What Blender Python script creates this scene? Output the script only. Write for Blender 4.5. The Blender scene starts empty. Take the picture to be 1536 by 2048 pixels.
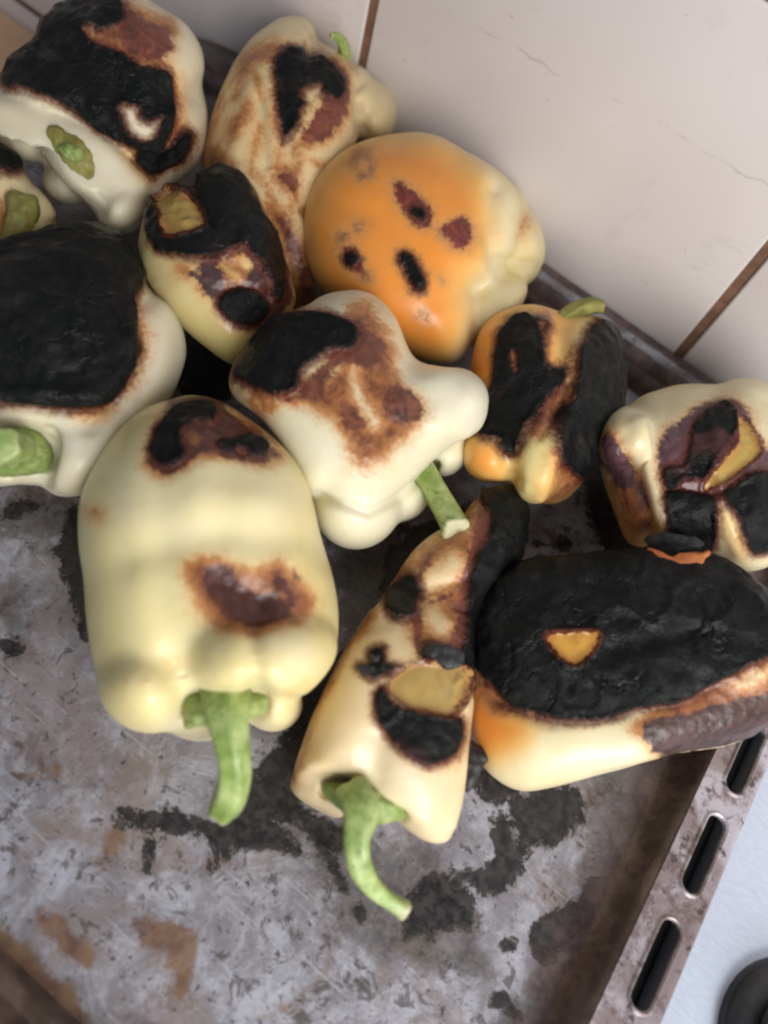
import bpy, bmesh, math, random
import numpy as np
from mathutils import Matrix, Vector

# ------------------------------------------------------------------ camera
F_PX = 1540.0
CAM_H = 0.28
def _ray(u, v): return np.array([u - 768.0, -(v - 1024.0), -F_PX])
_dn = _ray(389, 1857); _dn /= np.linalg.norm(_dn)
_Z = -_dn
_Y = _ray(2585, -994); _Y /= np.linalg.norm(_Y); _Y -= _Y.dot(_Z) * _Z; _Y /= np.linalg.norm(_Y)
_X = np.cross(_Y, _Z)
R = np.array([_X, _Y, _Z])                     # camera -> world
CAM = np.array([0.0, 0.0, CAM_H])

scene = bpy.context.scene
cd = bpy.data.cameras.new("camera")
cam = bpy.data.objects.new("camera", cd)
scene.collection.objects.link(cam)
cd.sensor_fit = 'VERTICAL'; cd.sensor_height = 36.0
cd.lens = F_PX / 2048.0 * 36.0
cd.clip_start = 0.01; cd.clip_end = 50
M4 = Matrix([[R[0][0], R[0][1], R[0][2], CAM[0]],
             [R[1][0], R[1][1], R[1][2], CAM[1]],
             [R[2][0], R[2][1], R[2][2], CAM[2]], [0, 0, 0, 1]])
cam.matrix_world = M4
cd.dof.use_dof = True
cd.dof.focus_distance = 0.295
cd.dof.aperture_fstop = 5.6
scene.camera = cam

# ------------------------------------------------------------------ light
w = bpy.data.worlds.new("World"); scene.world = w; w.use_nodes = True
bg = w.node_tree.nodes['Background']
bg.inputs[0].default_value = (0.80, 0.87, 1.0, 1); bg.inputs[1].default_value = 0.28

def area(name, loc, target, sx, sy, power, col):
    l = bpy.data.lights.new(name, 'AREA'); l.shape = 'RECTANGLE'; l.size = sx; l.size_y = sy
    l.energy = power; l.color = col
    o = bpy.data.objects.new(name, l); scene.collection.objects.link(o)
    o.location = loc
    d = Vector(target) - Vector(loc)
    o.rotation_euler = d.to_track_quat('-Z', 'Y').to_euler()
    return o
area("window_light", (0.50, -0.26, 0.43), (-0.02, 0.15, 0.0), 0.46, 0.55, 8.3, (1.0, 0.985, 0.98))

scene.view_settings.view_transform = 'Standard'
scene.view_settings.look = 'None'
scene.view_settings.exposure = 0.0
scene.view_settings.gamma = 1.0
scene.render.engine = 'CYCLES'
scene.cycles.filter_width = 2.2
scene.render.resolution_x = 768; scene.render.resolution_y = 1024

# ------------------------------------------------------------------ helpers
def unp(u, v, z=0.0):
    d = R @ _ray(u, v)
    return CAM + d * ((z - CAM_H) / d[2])
def rays(uv):
    uv = np.asarray(uv, float)
    d = np.stack([uv[:, 0] - 768.0, -(uv[:, 1] - 1024.0), np.full(len(uv), -F_PX)], 1) @ R.T
    return d / np.linalg.norm(d, axis=1)[:, None]
def project(P):
    c = (P - CAM) @ R
    return np.stack([768 + F_PX * c[:, 0] / -c[:, 2], 1024 - F_PX * c[:, 1] / -c[:, 2]], 1)

def catmull(pts, n=8, closed=True):
    p = np.asarray(pts, float); m = len(p); out = []
    rng = range(m) if closed else range(m - 1)
    for i in rng:
        if closed: a, b, c, d = p[(i-1) % m], p[i], p[(i+1) % m], p[(i+2) % m]
        else: a, b, c, d = p[max(i-1, 0)], p[i], p[i+1], p[min(i+2, m-1)]
        for k in range(n):
            t = k / n
            out.append(0.5*((2*b)+(-a+c)*t+(2*a-5*b+4*c-d)*t*t+(-a+3*b-3*c+d)*t**3))
    if not closed: out.append(p[-1])
    return np.array(out)

def sdf_poly(q, poly):
    """signed distance in units of poly, positive inside"""
    q = np.asarray(q, float); p = np.asarray(poly, float)
    res = np.full(len(q), -99.0)
    lo = p.min(0) - 70; hi = p.max(0) + 70
    idx = np.where((q[:, 0] > lo[0]) & (q[:, 0] < hi[0]) & (q[:, 1] > lo[1]) & (q[:, 1] < hi[1]))[0]
    if len(idx) == 0: return res
    x = q[idx]; d = np.full(len(x), 1e9); ins = np.zeros(len(x), bool)
    for i in range(len(p)):
        a, b = p[i], p[(i+1) % len(p)]
        ab = b - a; t = np.clip(((x - a) @ ab) / (ab @ ab + 1e-9), 0, 1)
        d = np.minimum(d, ((x - a - t[:, None]*ab)**2).sum(1))
        c = (a[1] > x[:, 1]) != (b[1] > x[:, 1])
        xi = a[0] + (x[:, 1]-a[1]) / (b[1]-a[1]+1e-12) * (b[0]-a[0])
        ins ^= c & (x[:, 0] < xi)
    d = np.sqrt(d)
    res[idx] = np.where(ins, d, -d)
    return res
def dist_line(q, line):
    x = np.asarray(q, float); p = np.asarray(line, float); d = np.full(len(x), 1e9)
    if len(p) == 1: return np.sqrt(((x - p[0])**2).sum(1))
    for i in range(len(p)-1):
        a, b = p[i], p[i+1]; ab = b-a
        t = np.clip(((x-a) @ ab)/(ab @ ab+1e-9), 0, 1)
        d = np.minimum(d, ((x-a-t[:, None]*ab)**2).sum(1))
    return np.sqrt(d)

_rs = np.random.RandomState(7); _LUT = _rs.rand(64, 64, 64)
def vnoise(P, s):
    q = np.asarray(P)*s; i = np.floor(q).astype(int); f = q-i; f = f*f*(3-2*f); r = 0
    for dx in (0, 1):
        for dy in (0, 1):
            for dz in (0, 1):
                wgt = (f[:, 0] if dx else 1-f[:, 0])*(f[:, 1] if dy else 1-f[:, 1])*(f[:, 2] if dz else 1-f[:, 2])
                r = r + wgt*_LUT[(i[:, 0]+dx) % 64, (i[:, 1]+dy) % 64, (i[:, 2]+dz) % 64]
    return r*2-1

def mesh_obj(name, V, Fc, mat=None, parent=None, smooth=True):
    me = bpy.data.meshes.new(name)
    me.from_pydata([tuple(map(float, v)) for v in V], [], Fc); me.update()
    if smooth: me.shade_smooth()
    o = bpy.data.objects.new(name, me); scene.collection.objects.link(o)
    if mat: me.materials.append(mat)
    if parent: o.parent = parent
    return o
def fix_normals(o):
    bm = bmesh.new(); bm.from_mesh(o.data); bmesh.ops.recalc_face_normals(bm, faces=bm.faces); bm.to_mesh(o.data); bm.free()
def tag(o, label, cat, group=None, kind=None):
    o['label'] = label
    if cat: o['category'] = cat
    if group: o['group'] = group
    if kind: o['kind'] = kind
def empty(name, loc):
    o = bpy.data.objects.new(name, None); o.location = loc; o.empty_display_size = .01
    scene.collection.objects.link(o); return o
def set_parent(o, p):
    o.parent = p; o.matrix_parent_inverse = Matrix.Translation(-Vector(p.location))
def attr(me, name, vals):
    a = me.attributes.new(name, 'FLOAT', 'POINT'); a.data.foreach_set('value', np.asarray(vals, np.float32))

# ------------------------------------------------------------------ materials
class N:
    def __init__(s, name):
        s.m = bpy.data.materials.new(name); s.m.use_nodes = True; s.t = s.m.node_tree
        s.b = s.t.nodes['Principled BSDF']
    def n(s, t, **k):
        x = s.t.nodes.new(t)
        for a, b in k.items(): setattr(x, a, b)
        return x
    def l(s, a, b): s.t.links.new(a, b)
    def sock(s, inp, v):
        if hasattr(v, 'is_output') or isinstance(v, bpy.types.NodeSocket): s.l(v, inp)
        else: inp.default_value = v
    def noise(s, scale, detail=4, rough=.6, dist=0, coord=None, stretch=None):
        x = s.n('ShaderNodeTexNoise'); x.inputs['Scale'].default_value = scale
        x.inputs['Detail'].default_value = detail; x.inputs['Roughness'].default_value = rough
        x.inputs['Distortion'].default_value = dist
        c = coord or s.coord()
        if stretch:
            mp = s.n('ShaderNodeMapping'); s.l(c, mp.inputs[0]); mp.inputs['Scale'].default_value = stretch; c = mp.outputs[0]
        s.l(c, x.inputs['Vector']); return x.outputs['Fac']
    def coord(s):
        if not hasattr(s, '_c'): s._c = s.n('ShaderNodeTexCoord').outputs['Object']
        return s._c
    def at(s, name): return s.n('ShaderNodeAttribute', attribute_name=name).outputs['Fac']
    def math(s, op, a, b=0.0, c=None, clamp=False):
        x = s.n('ShaderNodeMath', operation=op, use_clamp=clamp)
        s.sock(x.inputs[0], a); s.sock(x.inputs[1], b)
        if c is not None: s.sock(x.inputs[2], c)
        return x.outputs[0]
    def mapr(s, v, a, b, c=0., d=1., smooth=True):
        x = s.n('ShaderNodeMapRange', interpolation_type='SMOOTHSTEP' if smooth else 'LINEAR')
        s.sock(x.inputs[0], v)
        for i, q in enumerate((a, b, c, d)): x.inputs[i+1].default_value = q
        return x.outputs[0]
    def mix(s, f, a, b):
        x = s.n('ShaderNodeMix', data_type='RGBA'); s.sock(x.inputs[0], f)
        for i, v in ((6, a), (7, b)):
            if isinstance(v, tuple) and len(v) == 3: v = v+(1,)
            s.sock(x.inputs[i], v)
        return x.outputs[2]
    def mul(s, a, b):
        x = s.n('ShaderNodeMix', data_type='RGBA', blend_type='MULTIPLY'); x.inputs[0].default_value = 1
        for i, v in ((6, a), (7, b)):
            if isinstance(v, tuple) and len(v) == 3: v = v+(1,)
            s.sock(x.inputs[i], v)
        return x.outputs[2]
    def bump(s, h, strength=.3, dist=.001):
        x = s.n('ShaderNodeBump'); x.inputs['Strength'].default_value = strength; x.inputs['Distance'].default_value = dist
        s.l(h, x.inputs['Height']); s.l(x.outputs[0], s.b.inputs['Normal'])
    def rgh(s, v): s.sock(s.b.inputs['Roughness'], v)
    def col(s, v):
        if isinstance(v, tuple) and len(v) == 3: v = v+(1,)
        s.sock(s.b.inputs['Base Color'], v)

def pepper_material(seed, base, deep, char_brown=0.25, umber=(.125, .034, .020), peel=((.44, .31, .08), (.46, .25, .05))):
    """cream / yellow skin with blistered brown and charred black areas carried by surface attributes"""
    m = N('roasted_skin_%s' % seed)
    mp = m.n('ShaderNodeMapping'); m.l(m.coord(), mp.inputs[0]); mp.inputs['Location'].default_value = (seed*1.7, seed*.9, seed*2.3)
    m._c = mp.outputs[0]
    n1 = m.noise(22, 2, .5); n2 = m.noise(150, 5, .65); n3 = m.noise(600, 3, .6); n4 = m.noise(60, 5, .6, .6)
    skin = m.mix(m.mapr(n1, .35, .65), base, deep)
    skin = m.mix(m.mapr(n2, .52, .8, 0, .3), skin, (.60, .50, .22))
    tint = m.mapr(m.math('ADD', m.at('tint'), m.math('MULTIPLY', m.math('SUBTRACT', n4, .5), 50.)), -30, 32)
    oran = m.mix(m.mapr(m.at('tint'), 5, 75), (.78, .45, .12), (.78, .29, .045))
    skin = m.mix(tint, skin, oran)
    n5a = m.noise(75, 6, .7, 1.0)
    wob = m.math('ADD', m.math('MULTIPLY', m.math('SUBTRACT', n2, .5), 32.), m.math('MULTIPLY', m.math('SUBTRACT', n3, .5), 17.))
    wob = m.math('ADD', wob, m.math('MULTIPLY', m.math('SUBTRACT', n4, .5), 34.))
    br = m.math('ADD', m.at('brown'), wob)
    ch = m.math('ADD', m.at('char'), m.math('MULTIPLY', wob, .55))
    # light blistered patches inside the brown areas
    um = m.math('ADD', m.at('umber'), m.math('MULTIPLY', wob, .8))
    halo = m.mapr(m.math('MAXIMUM', m.math('MAXIMUM', br, ch), um), -30, 0)
    skin = m.mix(m.math('MULTIPLY', halo, .42), skin, (.56, .27, .08))
    blot = m.noise(110, 6, .75, 1.4)
    bcol = m.mix(m.mapr(blot, .36, .60), (.155, .050, .022), (.31, .115, .040))
    bcol = m.mix(m.mapr(br, -6, 27), (.54, .26, .09), bcol)
    ucol = m.mix(m.mapr(blot, .40, .66), umber, tuple(min(1, c*1.9+.003) for c in umber))
    ucol = m.mix(m.mapr(n5a, .55, .68, 0, .8), ucol, (.028, .017, .018))
    bcol = m.mix(m.mapr(um, -5, 6), bcol, ucol)
    br = m.math('MAXIMUM', br, um)
    c1 = m.mix(m.mapr(br, -12, 8), skin, bcol)
    c1 = m.mix(m.mapr(ch, -22, -3, 0, .92), c1, m.mix(blot, (.16, .030, .012), (.060, .016, .010)))
    n5 = m.noise(90, 6, .7, 1.0)
    cc = m.mix(m.mapr(n5, .45, .75), (.0050, .0060, .0056), (.017, .016, .014))
    cc = m.mix(m.mapr(m.noise(38, 3, .5), .58, .72, 0, char_brown*1.3), cc, (.055, .024, .022))
    chm = m.mapr(ch, -7, 4)
    c2 = m.mix(chm, c1, cc)
    pe = m.math('ADD', m.at('peel'), m.math('MULTIPLY', wob, .55))
    pm = m.mapr(pe, -1.5, 1.5)
    rim = m.mapr(pe, -11, -2, 0, .8)
    c2 = m.mix(m.math('MULTIPLY', rim, m.math('SUBTRACT', 1., pm)), c2, (.10, .02, .008))
    flesh = m.mix(m.mapr(n4, .4, .7), peel[0], peel[1])
    flesh = m.mix(m.mapr(n2, .5, .68, 0, .55), flesh, (.30, .13, .03))
    flesh = m.mix(m.mapr(pe, 14, 0, 0, .55), flesh, (.38, .13, .03))
    c3 = m.mix(pm, c2, flesh)
    m.col(c3)
    dark = m.math('MULTIPLY', chm, m.math('SUBTRACT', 1., pm))
    r0 = m.mix(dark, (.36, .36, .36), (.42, .42, .42))
    rr = m.math('ADD', m.mapr(dark, 0, 1, .30, .24, False), m.math('MULTIPLY', m.mapr(n4, .36, .62), m.mapr(dark, 0, 1, .10, .42, False)))
    m.rgh(rr)
    m.l(m.mapr(dark, 0, 1,   .46, .15, False), m.b.inputs['Specular IOR Level'])
    # gentle subsurface on pale skin
    m.l(m.math('MULTIPLY', m.math('SUBTRACT', 1., m.math('MAXIMUM', dark, m.mapr(br, 5, 22))), .35), m.b.inputs['Subsurface Weight'])
    m.b.inputs['Subsurface Radius'].default_value = (1.0, .6, .2)
    m.b.inputs['Subsurface Scale'].default_value = .008
    h = m.math('MULTIPLY', n2, m.mapr(dark, 0, 1, .22, 1.0, False))
    h = m.math('ADD', h, m.math('MULTIPLY', n5, m.mapr(dark, 0, 1, .0, 1.8, False)))
    h = m.math('ADD', h, m.math('MULTIPLY', n3, m.mapr(m.math('MAXIMUM', dark, m.mapr(br, -5, 8)), 0, 1, .02, .35, False)))
    vo = m.n('ShaderNodeTexVoronoi', feature='DISTANCE_TO_EDGE'); vo.inputs['Scale'].default_value = 95
    wv_ = m.n('ShaderNodeVectorMath', operation='MULTIPLY_ADD'); nz = m.n('ShaderNodeTexNoise'); nz.inputs['Scale'].default_value = 70; nz.inputs['Detail'].default_value = 4
    m.l(m.coord(), nz.inputs['Vector']); m.l(nz.outputs['Color'], wv_.inputs[0]); wv_.inputs[1].default_value = (.03, .03, .03); m.l(m.coord(), wv_.inputs[2]); m.l(wv_.outputs[0], vo.inputs['Vector'])
    vo.inputs['Scale'].default_value = 62
    crack = m.mapr(vo.outputs['Distance'], 0, .07)
    crack = m.math('MAXIMUM', crack, m.mapr(m.noise(45, 2, .5), .42, .56))
    h = m.math('ADD', h, m.math('MULTIPLY', m.math('MULTIPLY', crack, dark), .8))
    h = m.math('SUBTRACT', h, m.math('MULTIPLY', pm, .9))
    m.bump(h, .55, .0011)
    return m.m

def stem_material():
    m = N('green_stem')
    n = m.noise(120, 4, .6); n2 = m.noise(420, 4, .6)
    c = m.mix(m.mapr(n, .3, .7), (.18, .27, .05), (.42, .50, .20))
    ag = m.at('age')
    c = m.mix(m.mapr(ag, .3, 1.0), c, (.48, .45, .26))
    c = m.mix(m.mapr(n2, .56, .70, 0, .7), c, (.10, .14, .035))
    m.col(c); m.rgh(.42); m.bump(n2, .25, .0006)
    m.b.inputs['Subsurface Weight'].default_value = .12; m.b.inputs['Subsurface Scale'].default_value = .003
    return m.m
def calyx_material(name, a, b):
    m = N(name); n = m.noise(140, 5, .7); n2 = m.noise(500, 4, .6)
    c = m.mix(m.mapr(n, .35, .65), a, b); c = m.mix(m.mapr(n2, .58, .7, 0, .6), c, (.09, .07, .02))
    m.col(c); m.rgh(.55); m.bump(n, .5, .001); return m.m
STEM = stem_material()
CAL_G = calyx_material('green_calyx', (.17, .26, .05), (.34, .38, .14))
CAL_O = calyx_material('olive_calyx', (.20, .16, .035), (.27, .27, .06))
def flake_material():
    m = N('charred_flake'); n = m.noise(200, 5, .7)
    m.col(m.mix(n, (.010, .011, .011), (.03, .028, .028))); m.rgh(.5); m.bump(n, .6, .001); return m.m
FLAKE = flake_material()

# ------------------------------------------------------------------ pepper bodies
def lobe(bm, poly, z, T, p=2.3, tilt=.5, TB=None, rings=18, cen=None, spl=6):
    """a closed bulging volume whose rim follows poly (seen along the lines of sight), T thick to each side"""
    P = catmull(poly, spl) if spl > 1 else np.asarray(poly, float)
    n = len(P)
    c = np.array(cen, float) if cen is not None else P.mean(0)
    O = unp(c[0], c[1], z)
    wv = CAM - O; wv /= np.linalg.norm(wv)
    nn = (1-tilt)*np.array([0, 0, 1.0]) + tilt*wv; nn /= np.linalg.norm(nn)
    rr = np.linalg.norm(P-c, axis=1); rm = rr.copy()
    for _ in range(int(n*.9)): rm = (np.roll(rm, 1)+rm+np.roll(rm, -1))/3
    dirs = (P-c)/np.maximum(rr, 1e-6)[:, None]
    TB = T if TB is None else TB
    def ringpts(rho, sgn, TT):
        k = rho**1.6
        r = ((1-k)*rm + k*rr)*rho
        uv = c + dirs*r[:, None]
        d = rays(uv)
        t = ((O-CAM) @ nn)/(d @ nn)
        h = max(0, 1-rho**p)**.5
        pt = CAM + d*(t - sgn*TT*h)[:, None]
        pt[:, 2] = np.maximum(pt[:, 2], .0012)
        return pt
    rhos = np.sin(np.linspace(0, math.pi/2, rings+1))[1:]
    allr = [ringpts(r, 1, T) for r in rhos] + [ringpts(r, -1, TB) for r in rhos[::-1][1:]]
    dc = rays([c])[0]; tc = ((O-CAM) @ nn)/(dc @ nn)
    top = CAM+dc*(tc-T); bot = CAM+dc*(tc+TB); bot[2] = max(bot[2], .0012)
    vt = bm.verts.new(top); vb = bm.verts.new(bot)
    vr = [[bm.verts.new(q) for q in ring] for ring in allr]
    for i in range(n):
        j = (i+1) % n
        bm.faces.new((vt, vr[0][i], vr[0][j])); bm.faces.new((vb, vr[-1][j], vr[-1][i]))
        for a in range(len(vr)-1): bm.faces.new((vr[a][i], vr[a+1][i], vr[a+1][j], vr[a][j]))
def ell(u, v, a, b, ang=0, n=28):
    t = np.linspace(0, 2*math.pi, n, endpoint=False); ca, sa = math.cos(math.radians(ang)), math.sin(math.radians(ang))
    return [(u+a*math.cos(x)*ca-b*math.sin(x)*sa, v+a*math.cos(x)*sa+b*math.sin(x)*ca) for x in t]

def combine(vals, q):
    r = np.full(len(q), -99.0)
    for pl in vals:
        if isinstance(pl, tuple) and isinstance(pl[0], str):      # ('line', pts, halfwidth)
            r = np.maximum(r, pl[2]-dist_line(q, pl[1]))
        else: r = np.maximum(r, sdf_poly(q, catmull(pl, 4)))
    return r

def pepper(label, lobes, mat, masks, strokes=(), voxel=.0016, smooth=12, crust=.0006, rough=.0):
    bm = bmesh.new()
    for L in lobes: lobe(bm, **L)
    bmesh.ops.recalc_face_normals(bm, faces=bm.faces)
    me = bpy.data.meshes.new('tmp'); bm.to_mesh(me); bm.free()
    ob = bpy.data.objects.new('tmp', me); scene.collection.objects.link(ob)
    r = ob.modifiers.new('r', 'REMESH'); r.mode = 'VOXEL'; r.voxel_size = voxel; r.use_smooth_shade = True
    s = ob.modifiers.new('s', 'SMOOTH'); s.iterations = smooth; s.factor = .5
    ss = ob.modifiers.new('ss', 'SUBSURF'); ss.levels = 1; ss.render_levels = 1
    dg = bpy.context.evaluated_depsgraph_get(); dg.update()
    m2 = bpy.data.meshes.new_from_object(ob.evaluated_get(dg)); m2.name = 'body'
    bpy.data.objects.remove(ob); bpy.data.meshes.remove(me)
    n = len(m2.vertices); V = np.empty(n*3, np.float32); m2.vertices.foreach_get('co', V); V = V.reshape(-1, 3).astype(float)
    Nn = np.empty(n*3, np.float32); m2.vertex_normals.foreach_get('vector', Nn); Nn = Nn.reshape(-1, 3).astype(float)
    tocam = CAM-V; tocam /= np.linalg.norm(tocam, axis=1)[:, None]
    face = np.clip((Nn*tocam).sum(1)*3+.3, 0, 1)
    q = project(V)
    D = np.zeros(n)
    for line, wd, amp in strokes: D += amp*np.exp(-(dist_line(q, line)/wd)**2)
    qm = q.copy()
    A = {k: combine(masks.get(k, []), qm) for k in ('char', 'brown', 'tint', 'peel', 'umber')}
    for k in ('char', 'brown', 'tint', 'umber'):
        if '-'+k in masks: A[k] = np.minimum(A[k], -combine(masks['-'+k], qm))
    back = (face < .02)
    up = Nn[:, 2]
    for k in ('char', 'brown', 'peel', 'umber'): A[k] = np.where(back, np.minimum(A[k], -30+25*vnoise(V, 60)), A[k])
    cm = 1/(1+np.exp(-(A['char']+3*vnoise(V, 400))/2.0))
    D = D*1e-3*face
    D += cm*crust*(1+.8*vnoise(V, 140)+.7*vnoise(V, 330))
    D += cm*.0006*vnoise(V, 60)
    D += cm*.0008*(np.maximum(0, 1-3.2*np.abs(vnoise(V, 75)+.4*vnoise(V, 160)))-.25)
    D += np.clip((np.maximum(A['brown'], A['umber'])+8)/20, 0, 1)*(1-cm)*.00025*(np.maximum(0, 1-3*np.abs(vnoise(V, 110)))-.2)
    bmk = 1/(1+np.exp(-np.maximum(A['brown'], A['umber'])/4.0)); D -= bmk*(1-cm)*.00035*(1+.7*vnoise(V, 500))
    D -= .0009/(1+np.exp(-A['peel']/3))
    D += .0011*np.exp(-((A['peel']+4)/3.5)**2)*(1+.7*vnoise(V, 260))
    D += .0006*np.exp(-((A['char']-3)/4.0)**2)*(1+1.2*vnoise(V, 180))
    D += .0009*vnoise(V, 26)+rough*vnoise(V, 90)
    V2 = V+Nn*D[:, None]
    V2[:, 2] = np.maximum(V2[:, 2], .0008)
    cx = V2.mean(0); base = np.array([cx[0], cx[1], 0.0])
    m2.vertices.foreach_set('co', (V2-base).astype(np.float32).ravel())
    for k in A: attr(m2, k, A[k])
    m2.materials.clear(); m2.materials.append(mat); m2.update(); m2.shade_smooth()
    root = empty('roasted_pepper', base)
    tag(root, label, 'pepper', 'roasted bell peppers on the tray')
    b = bpy.data.objects.new('body', m2); scene.collection.objects.link(b); b.parent = root
    return root

def stem(root, pts, name='stem', mat=None, flare=None, age0=0., seg=20, ribs=5, tip=1.0, dry=0.0):
    """pts: (u, v, z, radius_px)"""
    mat = mat or STEM
    A = catmull([(a[0], a[1], a[2]*10000, a[3]) for a in pts], 8, closed=False)
    ctr = np.array([unp(a[0], a[1], a[2]/10000) for a in A])
    depth = np.array([-( (c-CAM) @ R)[2] for c in ctr]); rad = A[:, 3]*depth/F_PX
    n = len(ctr); V = []; Fc = []; age = []
    up = np.array([0, 0, 1.0]); ref = np.array([.3, .2, .9])
    for i in range(n):
        t = ctr[min(i+1, n-1)]-ctr[max(i-1, 0)]; t /= np.linalg.norm(t)+1e-12
        a = np.cross(t, ref); a /= np.linalg.norm(a); b = np.cross(t, a)
        for k in range(seg):
            th = 2*math.pi*k/seg
            rr = rad[i]*(1+.13*math.cos(ribs*th+.5)*(1-.3*i/n)+.03*math.sin(9*th+i*.3))
            V.append(ctr[i]+rr*(a*math.cos(th)+b*math.sin(th))); age.append(age0+(tip if i >= n-2 else .15*i/n+max(0, dry*(i/n-.82)/.18)))
    for i in range(n-1):
        for k in range(seg):
            j = (k+1) % seg; Fc.append((i*seg+k, i*seg+j, (i+1)*seg+j, (i+1)*seg+k))
    t = ctr[-1]-ctr[-2]; t /= np.linalg.norm(t)
    c0 = len(V); r = np.linalg.norm(ctr[-1]-V[-1])
    for k in range(seg):
        V.append(ctr[-1]+(V[(n-1)*seg+k]-ctr[-1])*.72+t*r*.10); age.append(tip)
    for k in range(seg):
        j = (k+1) % seg; Fc.append(((n-1)*seg+k, (n-1)*seg+j, c0+j, c0+k))
    V.append(ctr[-1]-t*r*.12); age.append(tip*.8)
    for k in range(seg): Fc.append((c0+k, c0+(k+1) % seg, c0+seg))
    Fc.append(tuple(range(seg)))
    base = np.array(root.location)
    V = np.array(V)-base
    V[:, 2] = np.maximum(V[:, 2], .0005)
    o = mesh_obj(name, V, Fc, mat, root); fix_normals(o); attr(o.data, 'age', age)
    return o

def calyx(root, poly, z, T, mat, voxel=.0009, bumps=(), name='calyx'):
    bm = bmesh.new(); lobe(bm, poly, z, T, p=2.6, tilt=.7, rings=8)
    bmesh.ops.subdivide_edges(bm, edges=bm.edges, cuts=1, use_grid_fill=True)
    bmesh.ops.recalc_face_normals(bm, faces=bm.faces)
    me = bpy.data.meshes.new(name); bm.to_mesh(me); bm.free()
    n = len(me.vertices); V = np.empty(n*3, np.float32); me.vertices.foreach_get('co', V); V = V.reshape(-1, 3).astype(float)
    Nn = np.empty(n*3, np.float32); me.vertex_normals.foreach_get('vector', Nn); Nn = Nn.reshape(-1, 3)
    q = project(V); D = .0008*vnoise(V, 240)+.0005*vnoise(V, 500)
    for line, wd, amp in bumps: D = D+amp*1e-3*np.exp(-(dist_line(q, line)/wd)**2)
    V = V+Nn*D[:, None]-np.array(root.location)
    me.vertices.foreach_set('co', V.astype(np.float32).ravel()); me.materials.append(mat); me.update(); me.shade_smooth()
    o = bpy.data.objects.new(name, me); scene.collection.objects.link(o); o.parent = root
    return o

CREAM = ((.68, .56, .33), (.72, .62, .40))
PALE = ((.72, .64, .45), (.75, .70, .53))
YEL = ((.73, .62, .29), (.76, .67, .40))
TAN = ((.66, .52, .28), (.70, .58, .34))

# the loose flakes hanging off its lower edge
def flake(root, poly, z, T, mat=FLAKE, name='charred_flake'):
    return calyx(root, poly, z, T, mat, name=name)
# ---- A: far left corner
A = pepper('pale pepper at the far left corner, broad black char on top, green hollow below',
  [dict(poly=[(-10,190),(8,140),(30,108),(75,70),(95,32),(140,3),(200,-15),(260,-18),(330,18),(372,45),(402,88),(412,130),(406,172),(416,220),(412,290),(394,332),(350,372),(320,385),(280,350),(220,300),(150,250),(90,225),(30,215)], z=.052, T=.034, p=2.6),
   dict(poly=[(-40,190),(60,200),(160,240),(270,320),(340,380),(330,400),(295,405),(285,445),(262,467),(215,455),(170,405),(100,330),(40,260),(-40,260)], z=.038, T=.026, p=2.6),
   dict(poly=ell(238,412,52,52), z=.034, T=.024, p=2), dict(poly=ell(130,368,52,40,30), z=.024, T=.022, p=2),
   dict(poly=ell(50,275,65,45,35), z=.03, T=.026, p=2)],
  pepper_material(1, *PALE),
  dict(char=[[(5,150),(28,110),(72,76),(90,38),(140,-2),(200,-22),(238,0),(245,40),(215,55),(175,52),(165,62),(190,85),(240,102),(280,130),(335,145),(350,190),(348,235),(335,285),(318,305),(290,300),(245,285),(200,262),(160,228),(115,196),(60,182),(12,172)],
             [(290,295),(330,300),(370,265),(386,272),(372,310),(340,338),(305,345),(275,320)]],
       brown=[[(230,-10),(290,20),(345,38),(350,75),(325,105),(345,150),(372,185),(365,215),(345,230),(320,160),(240,110),(180,92),(160,60),(220,50)],
              [(340,230),(385,262),(375,305),(340,342),(295,348),(275,320),(330,290)]],
       umber=[[(240,20),(300,40),(340,60),(345,100),(300,120),(250,90)],[(300,130),(350,150),(340,170),(290,150)]],
       tint=[[(340,120),(375,190),(360,260),(345,180)],[(240,300),(290,300),(310,350),(280,360)]],
       **{'-char':[[(236,208),(278,212),(286,238),(330,234),(314,276),(286,288),(256,264)]]}),
  strokes=[([(-20,215),(110,215),(190,285),(300,395)],26,1.8), ([(115,290),(155,320),(190,365)],46,-2), ([(200,400),(195,430)],18,-2), ([(300,395),(330,340),(402,200)],20,-1.5),([(390,180),(330,190)],30,-2.5),([(90,90),(200,120),(300,230)],40,-2)], rough=.0003)
calyx(A, [(98,256),(130,260),(168,285),(198,320),(218,358),(208,384),(180,390),(152,366),(130,330),(104,298)], .0505, .008, CAL_O, bumps=[([(145,300)],18,2)])
calyx(A, [(116,288),(140,280),(168,298),(168,325),(142,330),(122,310)], .055, .008, CAL_G, name='stem')

# ---- B: small one cut by the left edge
B = pepper('small cream pepper cut off by the left edge with an olive green calyx turned up',
  [dict(poly=[(-70,300),(-20,290),(10,300),(45,340),(80,388),(105,420),(112,455),(90,490),(20,520),(-70,520)], z=.030, T=.026, p=2.3),
   dict(poly=[(-60,280),(0,285),(32,310),(40,340),(10,360),(-60,360)], z=.04, T=.018)],
  pepper_material(2, *TAN),
  dict(char=[[(-60,270),(0,288),(34,312),(44,332),(20,346),(-10,338),(-60,350)]], brown=[[(-60,440),(0,400),(14,440),(0,480),(-60,480)]]),
  strokes=[([(40,400),(40,460)],26,-6), ([(75,380),(98,430)],10,2), ([(5,370),(0,440)],12,2)])
calyx(B, [(15,385),(50,388),(78,400),(75,440),(50,475),(20,490),(5,480),(12,430)], .044, .008, CAL_O, bumps=[([(45,420)],12,2)])

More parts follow.
